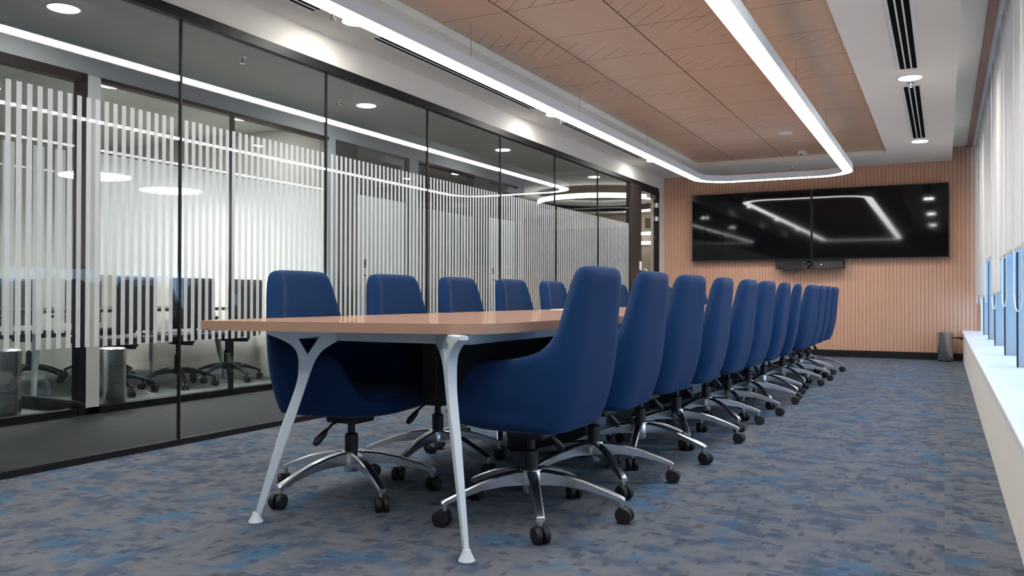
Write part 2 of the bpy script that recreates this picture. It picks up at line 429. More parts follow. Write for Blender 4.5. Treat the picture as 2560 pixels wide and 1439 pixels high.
def inner_pane(y0, y1, fz0, fz1, full):
    global n
    b = bmesh.new(); box(b, X2-.01, X2, y0, y1, .05, 2.445); g = obj('window_%d' % n, b, M['glass2'], kind='structure'); n += 1
    b = bmesh.new(); yc = y0+.03
    hw = .0259 if full else .0135
    while yc+hw < y1-.005:
        b.faces.new([b.verts.new(q) for q in ((X2+.001, yc-hw, fz0), (X2+.001, yc+hw, fz0), (X2+.001, yc+hw, fz1), (X2+.001, yc-hw, fz1))])
        yc += .0532
    obj('frosted_stripes', b, M['film2'], g)
    return g
inner_pane(-1, 2.7, .6, 1.9, False); inner_pane(2.72, 4.03, .6, 1.9, False)
inner_pane(4.19, 5.505, 1.02, 1.92, True); inner_pane(5.53, 6.80, 1.02, 1.92, True)
inner_pane(8.46, 9.80, .6, 1.92, False)
nd = 2
for y0, y1, yh in ((7.28, 8.21, 7.43), (10.22, 11.05, 10.36)):
    b = bmesh.new(); box(b, X2-.012, X2, y0, y1, .01, 2.44); dd = obj('door_%d' % nd, b, M['glass2'], kind='structure'); nd += 1
    b = bmesh.new(); box(b, X2+.0005, X2+.0015, y0+.01, y1-.01, .3, 1.95); obj('frosted_panel', b, M['film2'], dd)
    b = bmesh.new(); tube(b, [(X2+.0, yh, .35), (X2+.05, yh, .35), (X2+.05, yh, 1.09), (X2, yh, 1.09)], .011, 8); obj('door_handle', b, M['black_metal'], dd, True)
    b = bmesh.new(); bbox(b, X2, X2+.02, yh-.02, yh+.02, 1.17, 1.26, .003); obj('lock', b, M['black_metal'], dd)
    b = bmesh.new(); bbox(b, X2, X2+.06, y0+.45, y0+.8, 2.34, 2.42, .005); obj('door_closer', b, M['grey_plastic'], dd)
# cross walls between the rooms
b = bmesh.new(); box(b, -9.2, X2-.1, 6.86, 6.96, 0, 2.65); obj('wall_between_rooms', b, M['white_paint'], kind='structure')
b = bmesh.new(); box(b, -9.2, X2-.1, 11.2, 11.3, 0, 2.72); obj('wall_lounge_edge', b, M['dark_column'], kind='structure')
b = bmesh.new(); box(b, -7.6, X2-.1, 4.13, 4.142, .09, 2.6); obj('window_60', b, M['glass2'], kind='structure')
b = bmesh.new(); box(b, -7.6, X2-.1, 4.11, 4.16, 0, .09); obj('trim_cross_rail', b, M['black_metal'], kind='structure')
# ribbed light wall at the back of the rooms
b = bmesh.new(); yy = -1.0
box(b, -8.45, -8.40, -1, 4.1, 0, 2.5)
while yy < 4.05:
    box(b, -8.40, -8.385, yy, yy+.125, 0, 2.5); yy += .14
obj('wall_ribbed', b, M['partition_paint'], kind='structure')

# lounge: ring pendant, dark panelling, wall shelf with lights
b = bmesh.new(); box(b, -7.2, -5.2, 15.5, 15.6, 0, 2.2); obj('wall_lounge_panel', b, M['grey_wall'], kind='structure')
b = bmesh.new(); box(b, -5.2, XG-.12, 16.8, 16.9, 0, 1.2); obj('wall_lounge_half', b, M['partition_paint'], kind='structure')
ring = thing('ring_pendant_light', 'large glowing ring pendant hanging in the lounge beyond the glass', 'pendant light', (-5.5, 14.3, 2.5))
def ring_mesh(r0, r1, z0, z1, n=72):
    b = bmesh.new(); P = []
    for i in range(n):
        c, s = math.cos(2*PI*i/n), math.sin(2*PI*i/n)
        P.append([b.verts.new((r*c, r*s, z)) for r, z in ((r0, z0), (r1, z0), (r1, z1), (r0, z1))])
    for i in range(n):
        a, d = P[i], P[(i+1) % n]
        for k in range(4): b.faces.new((a[k], d[k], d[(k+1) % 4], a[(k+1) % 4]))
    return b
obj('housing', ring_mesh(1.09, 1.13, 0, .10), M['dark_column'], ring, True, angle=30)
obj('diffuser', ring_mesh(1.13, 1.134, .008, .092), M['ring_led'], ring)
for a in (0, 2*PI/3, 4*PI/3):
    b = bmesh.new(); tube(b, [(1.11*math.cos(a), 1.11*math.sin(a), .10), (1.11*math.cos(a), 1.09*math.sin(a), .22)], .003, 6); obj('suspension_wire', b, M['steel'], ring)

# ------------------------------------------------------------------ lights overhead
def loop_path(x0, x1, y0, y1, r, off, nseg=10):
    pts = []
    for cx, cy, a0 in ((x1-r, y1-r, 0), (x0+r, y1-r, PI/2), (x0+r, y0+r, PI), (x1-r, y0+r, 1.5*PI)):
        for k in range(nseg+1):
            a = a0+PI/2*k/nseg; pts.append((cx+(r+off)*math.cos(a), cy+(r+off)*math.sin(a)))
    return pts
def loop_mesh(x0, x1, y0, y1, r, w, z0, z1):
    b = bmesh.new(); i_, o_ = loop_path(x0, x1, y0, y1, r, -w/2), loop_path(x0, x1, y0, y1, r, w/2)
    P = [[b.verts.new((q[0], q[1], z)) for q, z in ((i, z0), (o, z0), (o, z1), (i, z1))] for i, o in zip(i_, o_)]
    m = len(P)
    for k in range(m):
        a, d = P[k], P[(k+1) % m]
        for j in range(4): b.faces.new((a[j], d[j], d[(j+1) % 4], a[(j+1) % 4]))
    return b
LP = (-2.98, -1.07, .6, 11.74, .42)
led = thing('linear_pendant_light', 'long rounded white light loop hanging over the conference table', 'pendant light', (0, 0, 2.44))
obj('housing', loop_mesh(*LP, .12, .004, .085), M['white_metal'], led, True)
obj('diffuser', loop_mesh(*LP, .116, 0, .004), M['led'], led)
for x in (-2.98, -1.07):
    for y in (1.2, 3.2, 5.2, 7.2, 9.2, 11.1):
        b = bmesh.new(); tube(b, [(x, y, .085), (x, y, .36)], .0025, 6); obj('suspension_wire', b, M['steel'], led)

def make_downlight(mat):
    b = bmesh.new()
    lathe(b, [(.085, 0), (.098, -.002), (.105, .0), (.105, .004), (.085, .004)], n=32, cap=False)
    r = (b, )
    return b
def downlight(x, y, z, label, group, mat, first={}):
    key = mat.name
    if key not in first:
        t = thing('downlight', label, 'ceiling light', (x, y, z), 0, group)
        obj('trim_ring', make_downlight(mat), M['white_plastic'], t, True)
        b = bmesh.new(); lathe(b, [(.086, -.004), (.086, -.001)], n=32); obj('diffuser', b, mat, t)
        first[key] = t
        return t
    return dup(first[key], (x, y, z), 0, label, group)
ordn = ['first','second','third','fourth','fifth','sixth','seventh','eighth','ninth','tenth','eleventh','twelfth']
for i, y in enumerate((11.3, 7.98, 4.66, 1.34)):
    downlight(-3.575, y, ZC-.003, 'round ceiling downlight above the glass wall, %s from the terracotta wall' % ordn[i], 'downlights along the glass wall', M['lamp'])
for i, y in enumerate((11.3, 7.98, 4.66, 1.34)):
    downlight(-.255, y, ZC-.003, 'round ceiling downlight between the window-side vents, %s from the terracotta wall' % ordn[i], 'downlights along the window side', M['lamp'])
for i, (x, y) in enumerate(((-4.84, 12.3), (-4.87, 9.3), (-4.90, 6.55), (-4.95, 3.47))):
    downlight(x, y, 2.677 if y < 11.3 else 2.717, 'round corridor downlight behind the glass wall, %s from the lounge' % ordn[i], 'corridor downlights', M['lamp_dim'])
rooms = [(-6.2, 4.776), (-6.2, 6.235), (-6.2, 7.62), (-6.2, 10.45), (-6.5, 2.6)]
rl = ['room downlight behind the corridor partition nearest the white post', 'room downlight beyond the corridor partition, beside the dark column', 'room downlight behind the first frosted door', 'room downlight behind the frosted door nearest the lounge', 'room downlight above the ribbed wall room']
for (x, y), l in zip(rooms, rl): downlight(x, y, 2.617, 'round '+l, 'downlights in the side rooms', M['lamp_side'])
for (x, y), l in zip(((-4.9, 15.6), (-6.9, 13.4), (-6.9, 17.0)), ('downlight added to brighten the lounge, beyond the ring pendant', 'downlight added to brighten the lounge, beside the ring pendant over the corridor end', 'downlight added to brighten the lounge, above the grey panel wall')):  # extra lamps added only to brighten the lounge
    downlight(x, y, 2.717, 'round '+l, 'added lounge fill lights', M['fill_lounge'])
t = thing('wall_light', 'white linear wall light in the lounge seen through the door, upper one', 'wall light', (-5.80, 17.97, 2.215), 0, 'linear wall lights in the lounge')
b = bmesh.new(); box(b, -.30, .30, 0, .03, 0, .07); obj('housing', b, M['white_plastic'], t)
b = bmesh.new(); box(b, -.2, .16, -.004, 0, .005, .065); obj('diffuser', b, M['lamp_dim'], t)
dup(t, (-5.79, 17.97, 2.005), 0, 'white linear wall light in the lounge seen through the door, lower one')
b = bmesh.new(); bbox(b, -5.87, -5.73, 17.975, 18.0, 2.36, 2.59, .004); tag(obj('wall_panel', b, M['dark_brown']), 'small dark brown panel on the lounge wall seen through the glass door', 'panel')
# big glowing discs in the meeting room opposite
for (x, y), l in zip(((-6.75, 5.05), (-7.0, 6.1)), ('big glowing disc pendant in the meeting room nearest the white post', 'big glowing disc pendant in the meeting room nearest the dark column')):
    t = thing('disc_pendant', l, 'pendant light', (x, y, 1.93), 0, 'disc pendants in the meeting room')
    b = bmesh.new(); lathe(b, [(.30, 0), (.31, .01), (.31, .05), (.05, .07)], n=40); obj('shade', b, M['white_plastic'], t, True)
    b = bmesh.new(); lathe(b, [(.295, -.006), (.295, 0)], n=40); obj('diffuser', b, M['lamp_room'], t)
    b = bmesh.new(); tube(b, [(0, 0, .07), (0, 0, .69)], .004, 6); obj('cord', b, M['black_plastic'], t)

# slot air vents
def vent(x, y0, y1, label, group):
    t = thing('air_vent', label, 'air vent', (x, (y0+y1)/2, ZC), 0, group)
    h = (y1-y0)/2
    b = bmesh.new(); box(b, -.062, .062, -h+.01, h-.01, -.002, -.0005); obj('dark_slots', b, M['vent_black'], t)
    for sx in (-.075, -.022, .022, .075):
        w = .012 if abs(sx) > .05 else .006
        b = bmesh.new(); bbox(b, sx-w, sx+w, -h, h, -.008, .0, .002); obj('slat', b, M['white_plastic'], t)
    for sy in (-1, 1):
        b = bmesh.new(); box(b, -.085, .085, sy*h-.008, sy*h+.008, -.007, 0); obj('end_cap', b, M['white_plastic'], t)
for i, (y0, y1) in enumerate(((8.28, 11.05), (4.95, 7.65), (1.6, 4.4))):
    vent(-.255, y0, y1, 'long triple-slot air vent in the window-side ceiling, %s from the terracotta wall' % ordn[i], 'window-side slot vents')
for i, (y0, y1) in enumerate(((8.35, 11.0), (5.0, 7.62), (1.6, 4.36))):
    vent(-3.63, y0, y1, 'long triple-slot air vent in the glass-side ceiling, %s from the terracotta wall' % ordn[i], 'glass-side slot vents')

# sprinklers and detectors
def sprinkler(x, y, z, label, group='sprinkler heads'):
    b = bmesh.new(); lathe(b, [(.03, 0), (.028, -.006), (.01, -.008), (.008, -.03), (.012, -.034), (.004, -.042), (.022, -.046), (.022, -.049)], n=16)
    t = obj('sprinkler_head', b, M['steel'], None, True); t.location = (x, y, z)
    tag(t, label, 'sprinkler', group)
sprinkler(-3.6, 4.44, ZC, 'small sprinkler head beside the glass-side downlight closest to the camera')
sprinkler(-3.6, 8.2, ZC, 'small sprinkler head beside the second glass-side downlight')
sprinkler(-.255, 8.16, ZC, 'small sprinkler head between vents on the window-side ceiling')
sprinkler(-1.95, 12.7, ZC, 'small dark sprinkler head on the white ceiling above the screens')
sprinkler(-4.75, 4.8, 2.68, 'small sprinkler head in the corridor ceiling closest to the camera')
sprinkler(-5.0, 6.25, 2.68, 'small sprinkler head in the corridor ceiling by the second corridor downlight')
b = bmesh.new(); lathe(b, [(.02, -.018), (.075, -.015), (.085, -.004), (.085, 0)], n=28)
t = obj('ceiling_speaker', b, M['white_plastic'], None, True); t.location = (-1.66, 10.35, 2.80); tag(t, 'flat round white ceiling speaker on the wood panels', 'speaker')
t = thing('ceiling_sensor', 'small square white sensor on the wood ceiling near the light loop corner', 'sensor', (-1.67, 11.75, 2.80))
b = bmesh.new(); bbox(b, -.05, .05, -.05, .05, -.05, 0, .008); obj('body', b, M['white_plastic'], t)
b = bmesh.new(); lathe(b, [(.02, -.056), (.022, -.05)], (-.01, -.01), 16); obj('lens', b, M['black_plastic'], t)
b = bmesh.new(); bbox(b, -.06, .06, -.012, .012, -.008, 0, .003)
t = obj('ceiling_plate', b, M['white_plastic']); t.location = (-1.63, 10.95, 2.80); tag(t, 'thin white plate on the wood ceiling between speaker and sensor', 'plate')

# ------------------------------------------------------------------ chairs
def interp(x, T):
    if x <= T[0][0]: return T[0][1]
    for (a, fa), (c, fc) in zip(T, T[1:]):
        if x <= c:
            t = (x-a)/(c-a); return fa+(fc-fa)*t
    return T[-1][1]
XB = [(.34, .195), (.40, .232), (.50, .268), (.62, .288), (.78, .302), (.90, .315), (1.0, .328)]
WW = [(.34, .25), (.40, .278), (.50, .292), (.62, .297), (.72, .292), (.80, .282), (.90, .272), (1.0, .264)]
XFt = [(.34, .285), (.40, .315), (.45, .32), (1.0, .32)]
HS = [(-.302, 1.2), (-.291, 1.06), (-.284, 1.0), (-.279, .955), (-.273, .88), (-.265, .80), (-.251, .748), (-.228, .708), (-.185, .672), (-.10, .647), (.06, .632), (.115, .622), (.15, .585), (.185, .52), (.22, .462), (.26, .437), (.33, .425)]
def outline(th, z):
    c, s = math.cos(th), math.sin(th)
    qx, qy = (2/5.2, 2/5.2) if c < 0 else (2/2.5, 2/3.0)
    ex = interp(z, XFt) if c >= 0 else interp(z, XB)
    return (math.copysign(abs(c)**qx*ex, c), math.copysign(abs(s)**qy*interp(z, WW), s))
def rim_h(th):
    x, y = outline(th, .80)
    hs = interp(x, HS); hb = .986-.034*(abs(y)/.27)**6
    if math.cos(th) < 0:
        # soft minimum of the crown of the back and the falling side line
        k = .03; h = max(k-abs(hs-hb), 0)/k
        return min(hs, hb)-h*h*k*.25
    return hs
def shell_bm():
    b = bmesh.new(); n = 112; rings = []
    ths = []
    for i in range(n):
        t = 2*PI*i/n; ths.append(t+.10*math.sin(4*t)*-1)
    def ring(fn): rings.append([b.verts.new(fn(t)) for t in ths])
    zbot = .348
    def edge_z(t): return .405+.012*math.cos(t)
    for f in (.2, .5, .75, .9, .97):
        def fn(t, f=f):
            x, y = outline(t, .40); return (x*f*.985, y*f*.985, zbot+(edge_z(t)-.02-zbot)*f**3.2)
        ring(fn)
    T = .056; RR = T/2
    def wall(s, inset):
        def fn(t):
            h = max(rim_h(t), edge_z(t)+.03); z0 = edge_z(t); z = z0+(h-RR-z0)*s
            x, y = outline(t, z); ex = .3; ey = interp(z, WW)
            return (x*(1-inset/ex), y*(1-inset/ey), z)
        return fn
    for k in range(15): ring(wall(k/14, 0))
    for dz, ins in [(RR*(1-math.sin(a)), RR*(1-math.cos(a))) for a in [PI*q/8 for q in range(1, 8)]]:
        def fn(t, dz=dz, ins=ins):
            h = max(rim_h(t), edge_z(t)+.03); z = h-dz; x, y = outline(t, z); return (x*(1-ins/.3), y*(1-ins/interp(z, WW)), z)
        ring(fn)
    for k in range(9):
        def fn(t, k=k):
            h = max(rim_h(t), edge_z(t)+.03)-RR; z1 = min(.425, h-.001); z = h+(z1-h)*k/8
            x, y = outline(t, z); w = interp(z, WW); a = max(abs(x)/.3, 0)
            soft = 1-.13*min(1, (max(h-z, 0)/.14)**1.5)*max(0, (z-.55)/.4)*min(1, (abs(x)/.3)**3*(abs(y)/w)**3) if x < 0 else 1
            return (x*(1-T/.3)*soft, y*(1-T/w)*soft, z)
        ring(fn)
    for f in (.6, .2):
        def fn(t, f=f):
            x, y = outline(t, .43); return (x*f*.84, y*f*.84, .418)
        ring(fn)
    for a, c in zip(rings, rings[1:]):
        for i in range(n):
            j = (i+1) % n; b.faces.new((a[i], a[j], c[j], c[i]))
    b.faces.new(rings[0][::-1]); b.faces.new(rings[-1])
    up = [v for v in b.verts if v.co.z > .47]
    for _ in range(7): bmesh.ops.smooth_vert(b, verts=up, factor=.5, use_axis_x=True, use_axis_y=True, use_axis_z=True)
    return b
def cushion_bm():
    b = bmesh.new(); n = 72; rings = []
    for z, f in ((.421, .80), (.421, .86), (.435, .885), (.452, .885), (.464, .86), (.472, .78), (.477, .55), (.479, .25)):
        rings.append([])
        for i in range(n):
            t = 2*PI*i/n; x, y = outline(t, .46)
            rings[-1].append(b.verts.new((x*f+.004, y*f*.955, z)))
    for a, c in zip(rings, rings[1:]):
        for i in range(n):
            j = (i+1) % n; b.faces.new((a[i], a[j], c[j], c[i]))
    b.faces.new(rings[0][::-1]); b.faces.new(rings[-1])
    return b
def leg_bm(w0=.021, w1=.014):
    b = bmesh.new()
    prof = [(.02, .186, .130), (.06, .187, .132), (.12, .178, .132), (.20, .157, .122), (.28, .126, .100), (.338, .101, .080), (.35, .092, .078)]
    L = []
    for r, zt, zb in prof:
        w = w0+(w1-w0)*(r/.35)
        L.append([b.verts.new(q) for q in ((r, -w*.72, zt), (r, w*.72, zt), (r, w, zt-.006), (r, w*.95, zb), (r, -w*.95, zb), (r, -w, zt-.006))])
    for a, c in zip(L, L[1:]):
        for i in range(6): b.faces.new((a[i], a[(i+1) % 6], c[(i+1) % 6], c[i]))
    b.faces.new(L[0][::-1]); b.faces.new(L[-1])
    lathe(b, [(.009, .050), (.009, .085)], (.336, 0), 10)
    return b
def caster_bm(sw):
    b = bmesh.new()
    for s in (-1, 1):
        t = bmesh.new(); lathe(t, [(.018, -.011), (.027, -.009), (.0295, -.004), (.0295, .005), (.026, .010), (.016, .011)], n=20)
        merge(b, t, Matrix.Translation((.336+.012*math.cos(sw), .0, 0)) @ Matrix.Rotation(sw, 4, 'Z') @ Matrix.Translation((0, s*.0155, .0315)) @ Matrix.Scale(1.065, 4) @ Matrix.Rotation(PI/2, 4, 'X'))
    t = bmesh.new(); box(t, -.028, .014, -.028, .028, .034, .060)
    bmesh.ops.bevel(t, geom=t.edges[:], offset=.008, segments=2, affect='EDGES')
    merge(b, t, Matrix.Translation((.336+.012*math.cos(sw), 0, 0)) @ Matrix.Rotation(sw, 4, 'Z'))
    return b
BLUE = 'blue upholstered conference chair'
def make_chair(label, group):
    t = thing('conference_chair', label, 'chair', (0,0,0), 0, group)
    obj('shell', shell_bm(), M['fabric'], t, True, angle=60)
    obj('seat_cushion', cushion_bm(), M['fabric'], t, True, angle=60)
    b = bmesh.new(); bbox(b, -.085, .075, -.075, .075, .315, .36, .012); obj('tilt_mechanism', b, M['black_plastic'], t)
    b = bmesh.new(); lathe(b, [(.029, .17), (.029, .262), (.02, .268), (.016, .27), (.016, .32)], n=20); obj('gas_column', b, M['black_plastic'], t, True)
    lv = bmesh.new(); tube(lv, [(-.01, -.05, .335), (-.02, -.11, .318), (-.03, -.135, .295)], .006, 8)
    tube(lv, [(-.03, -.13, .30), (-.036, -.145, .282), (-.05, -.175, .252), (-.055, -.188, .238)], .01, 10, rs=[.006, .014, .017, .010]); obj('lever', lv, M['black_plastic'], t, True)
    b = bmesh.new(); lathe(b, [(.032, .10), (.034, .105), (.034, .13), (.047, .133), (.047, .178), (.040, .19), (.030, .191)], n=28); obj('base_hub', b, M['chrome'], t, True)
    leg0 = None
    for k in range(5):
        a = 2*PI*k/5
        l = obj('leg', leg_bm(), M['chrome'], t, True, angle=25); l.rotation_euler = (0, 0, a); l.scale = (1.06, 1.06, 1)
        obj('caster', caster_bm(random.uniform(-1.4, 1.4)), M['rubber'], l, True)
    return t
def rot_base(root, a):
    for c in root.children:
        if c.name.split('.')[0] == 'leg': c.rotation_euler[2] += a
proto = None
rowR = [(-1.453,3.02,13),(-1.467,3.73,24),(-1.47,4.42,-6),(-1.45,5.05,8),(-1.44,5.73,30),(-1.43,6.34,12),(-1.42,7.03,20),(-1.415,7.66,40),(-1.41,8.60,24),(-1.41,9.24,14),(-1.42,9.86,33),(-1.42,10.48,4)]
rzR = [0, 1, -3, 2, 0, -2, 2, 6, -5, 0, 2, -2]
for i, (x, y, a) in enumerate(rowR):
    lab = 'blue conference chair on the window side of the table, %s from the open end' % ordn[i]
    if i == 0: lab = 'blue conference chair behind the upright front table leg, on the window side'
    g = 'blue chairs on the window side of the table'
    rz = PI+R(rzR[i])
    if proto is None:
        proto = make_chair(lab, g); proto.location = (x, y, 0); proto.rotation_euler = (0,0,rz); c = proto
    else: c = dup(proto, (x, y, 0), rz, lab, g)
    c['_base'] = a
rowL = [(-2.325,3.01,-33),(-2.31,3.70,-16),(-2.31,4.38,10),(-2.31,5.08,-20),(-2.31,5.76,5),(-2.31,6.46,30),(-2.31,7.15,-9),(-2.31,7.90,14),(-2.31,8.58,0),(-2.31,9.27,20),(-2.31,9.95,-12)]
for i, (x, y, a) in enumerate(rowL):
    lab = 'blue conference chair on the glass-wall side of the table, %s from the open end' % ordn[i]
    c = dup(proto, (x, y, 0), R((2,-2,1,0,2,-1,0,1,0,2,0)[i]), lab, 'blue chairs on the glass-wall side of the table'); c['_base'] = a
for o in list(COL.objects):
    if '_base' in o.keys():
        a = R(o['_base'])-o.rotation_euler[2]; rot_base(o, a); del o['_base']

# ------------------------------------------------------------------ conference table
tab = thing('conference_table', 'long wood-topped conference table with white splayed legs between two rows of blue chairs', 'table', (0,0,0))
TZ0, TZ1 = .737, .773
YE = 10.9
def seg(y0, y1, first=False, last=False):
    b = bmesh.new()
    if first:
        ctl = [(-2.50, 2.345), (-2.2, 2.385), (-1.90, 2.435), (-1.60, 2.49), (-1.50, 2.518), (-1.44, 2.552), (-1.405, 2.60), (-1.385, 2.66), (-1.378, 2.75), (-1.378, 2.95)]
        pts = [(-2.56, 2.41), (-2.552, 2.372), (-2.532, 2.35)]
        for k in range(len(ctl)-1):
            p0, p1, p2, p3 = [Vector(ctl[min(max(k+q, 0), len(ctl)-1)]) for q in (-1, 0, 1, 2)]
            for q in range(5):
                t_ = q/5
                v_ = .5*((2*p1)+(p2-p0)*t_+(2*p0-5*p1+4*p2-p3)*t_*t_+(3*p1-p0-3*p2+p3)*t_**3)
                pts.append((v_.x, v_.y))
        pts += [(-1.378, 2.95), (-1.378, y1), (-2.56, y1)]
    elif last:
        pts = [(-2.56, y0), (-1.378, y0), (-1.378, y1-.3), (-1.40, y1-.2), (-1.46, y1-.13), (-1.56, y1-.09), (-1.97, y1-.03), (-2.38, y1-.09), (-2.5, y1-.13), (-2.54, y1-.2), (-2.56, y1-.3)]
    else: pts = [(-2.56, y0), (-1.378, y0), (-1.378, y1), (-2.56, y1)]
    prism(b, pts, TZ0, TZ1)
    bmesh.ops.bevel(b, geom=[e for e in b.edges if abs(e.verts[0].co.z-e.verts[1].co.z) < 1e-5], offset=.003, segments=2, affect='EDGES')
    o = obj('tabletop', b, M['laminate'], tab, True, angle=30)
    o.data.materials.append(M['edge_band'])
    for p_ in o.data.polygons:
        if p_.normal.z < .5: p_.material_index = 1
    return o
cuts = [2.3, 4.42, 6.55, 8.7, YE]
for i in range(4): seg(cuts[i]+(.001 if i else 0), cuts[i+1]-.001, i == 0, i == 3)
b = bmesh.new(); bbox(b, -2.17, -1.56, 2.66, 2.70, .692, TZ0, .004); obj('end_beam', b, M['white_metal'], tab)
b = bmesh.new(); bbox(b, -1.585, -1.545, 2.70, 10.5, .690, TZ0, .004); obj('side_beam', b, M['white_metal'], tab)
b = bmesh.new(); bbox(b, -2.40, -2.36, 2.74, 10.5, .690, TZ0, .004); obj('side_beam', b, M['white_metal'], tab)
b = bmesh.new(); bbox(b, -2.17, -1.60, 10.5, 10.54, .692, TZ0, .004); obj('end_beam', b, M['white_metal'], tab)
def table_leg(foot, d, mat, parent, H=TZ0):
    """flat cast leg: profile in the plane (d, z), leaning outward along -d, forked at the top round a triangular hole"""
    cu = bpy.data.curves.new('leg', 'CURVE'); cu.dimensions = '2D'; cu.fill_mode = 'BOTH'
    cu.extrude = .012; cu.bevel_depth = .006; cu.bevel_resolution = 3; cu.offset = -.006
    L = [(-.010, .012), (.014, .012), (.133, .36), (.186, .52), (.207, .585), (.224, .625), (.248, .655), (.278, .676), (.302, .690), (.302, .736),
         (.035, .736), (.035, .722), (.095, .697), (.135, .670), (.152, .637), (.155, .595), (.146, .52), (.090, .36)]
    hole = [(.156, .702), (.236, .712), (.190, .642)]
    def smooth_poly(P, keep):
        out = []
        m = len(P)
        for k in range(m):
            a, c = P[k], P[(k+1) % m]
            if k in keep: out.append(a); continue
            p0, p1, p2, p3 = Vector(P[k-1]), Vector(a), Vector(c), Vector(P[(k+2) % m])
            if k-1 in keep: p0 = p1
            if (k+1) in keep: p3 = p2
            for q in range(5):
                t_ = q/5; v_ = .5*((2*p1)+(p2-p0)*t_+(2*p0-5*p1+4*p2-p3)*t_*t_+(3*p1-p0-3*p2+p3)*t_**3); out.append((v_.x, v_.y))
        return out
    L = smooth_poly(L, (0, 8, 9, 10, 17))
    for pts in (L, hole):
        s = cu.splines.new('POLY'); s.points.add(len(pts)-1)
        for q, (u, z) in zip(s.points, pts): q.co = (u, z, 0, 1)
        s.use_cyclic_u = True
    o = bpy.data.objects.new('leg_curve', cu); COL.objects.link(o)
    dg = bpy.context.evaluated_depsgraph_get(); me = bpy.data.meshes.new_from_object(o.evaluated_get(dg))
    bpy.data.objects.remove(o); bpy.data.curves.remove(cu)
    for v_ in me.vertices: v_.co.z *= interp(v_.co.y, [(0, .50), (.5, .92), (.74, 1.0)])
    dv = Vector((d[0], d[1], 0)).normalized(); nv = Vector((0,0,1)).cross(dv)*-1
    Mx = Matrix(((dv.x, 0, nv.x, foot[0]), (dv.y, 0, nv.y, foot[1]), (0, 1, 0, 0), (0, 0, 0, 1)))
    me.transform(Mx)
    me.materials.clear(); me.materials.append(mat)
    for p_ in me.polygons: p_.use_smooth = True
    try: me.set_sharp_from_angle(angle=R(35))
    except Exception: pass
    o = bpy.data.objects.new('leg', me); COL.objects.link(o); o.parent = parent
    b = bmesh.new(); lathe(b, [(.026, 0), (.029, .004), (.026, .010), (.018, .024), (.012, .04)], (foot[0], foot[1]), 24)
    obj('foot', b, mat, o, True)
    return o
FL, FR = (-2.352, 2.458), (-1.395, 2.415)
table_leg(FL, (.75, .66), M['white_metal'], tab); table_leg(FR, (-.75, .66), M['white_metal'], tab)
table_leg((-2.36, 10.72), (.75, -.66), M['white_metal'], tab); table_leg((-1.40, 10.72), (-.75, -.66), M['white_metal'], tab)
for y in (4.42, 6.55, 8.7):
    b = bmesh.new(); bbox(b, -2.2, -1.72, y-.16, y+.16, 0, .69, .01); pd = obj('cable_pedestal', b, M['pedestal'], tab)
    b = bmesh.new(); bbox(b, -1.72, -1.715, y-.13, y+.13, .05, .64, .002); obj('access_panel', b, M['grey_plastic'], pd)
b = bmesh.new(); bbox(b, -2.02, -1.94, 3.1, 10.3, .42, .69, .005); obj('cable_tray', b, M['pedestal'], tab)
b = bmesh.new(); box(b, -2.46, -2.25, 5.42, 5.72, TZ1+.0005, TZ1+.004)
tag(obj('paper_sheet', b, M['paper']), 'white sheet of paper lying on the conference table', 'paper')

# ------------------------------------------------------------------ screens and video bar
for (x0, x1, lab) in ((-3.478, -1.722, 'large black wall screen on the glass-wall side of the pair'), (-1.708, .060, 'large black wall screen on the window side of the pair')):
    t = thing('wall_screen', lab, 'screen', ((x0+x1)/2, 12.97, 1.41), 0, 'pair of wall screens')
    w = (x1-x0)/2
    b = bmesh.new(); bbox(b, -w, w, 0, .05, 0, 1.022, .004); obj('case', b, M['tv_case'], t)
    b = bmesh.new(); box(b, -w+.008, w-.008, -.003, .0, .012, 1.012); obj('panel', b, M['tv_glass'], t)
    b = bmesh.new(); box(b, -w*.6, w*.6, .05, .118, .2, .8); obj('wall_mount', b, M['black_metal'], t)
t = thing('video_bar', 'black video conferencing bar mounted under the seam of the wall screens', 'video camera', (-1.74, 12.96, 1.26))
b = bmesh.new()
prism(b, [(-.48, -.02), (-.46, -.055), (-.1, -.075), (.1, -.075), (.46, -.055), (.48, -.02), (.48, .05), (-.48, .05)], .015, .118)
bmesh.ops.bevel(b, geom=b.edges[:], offset=.008, segments=2, affect='EDGES'); obj('body', b, M['black_plastic'], t, True)
b = bmesh.new(); bbox(b, -.35, -.12, -.06, .04, -.012, .02, .008); obj('speaker_base', b, M['black_plastic'], t)
b = bmesh.new(); tt = bmesh.new(); lathe(tt, [(.02, .0), (.05, 0), (.052, .012), (.048, .02), (.030, .016), (.028, .02), (.01, .024)], n=32); merge(b, tt, Matrix.Translation((0, -.07, .07)) @ Matrix.Rotation(PI/2, 4, 'X')); obj('lens', b, M['screen_off'], t, True)
b = bmesh.new(); tt = bmesh.new(); lathe(tt, [(.006, 0), (.006, .004)], n=12); merge(b, tt, Matrix.Translation((.165, -.069, .072)) @ Matrix.Rotation(PI/2, 4, 'X')); obj('status_light', b, M['led_dot'], t)
b = bmesh.new(); box(b, -.47, .47, .03, .06, .118, .15); box(b, -.1, .1, .05, .128, .05, .2); obj('bracket', b, M['black_metal'], t)

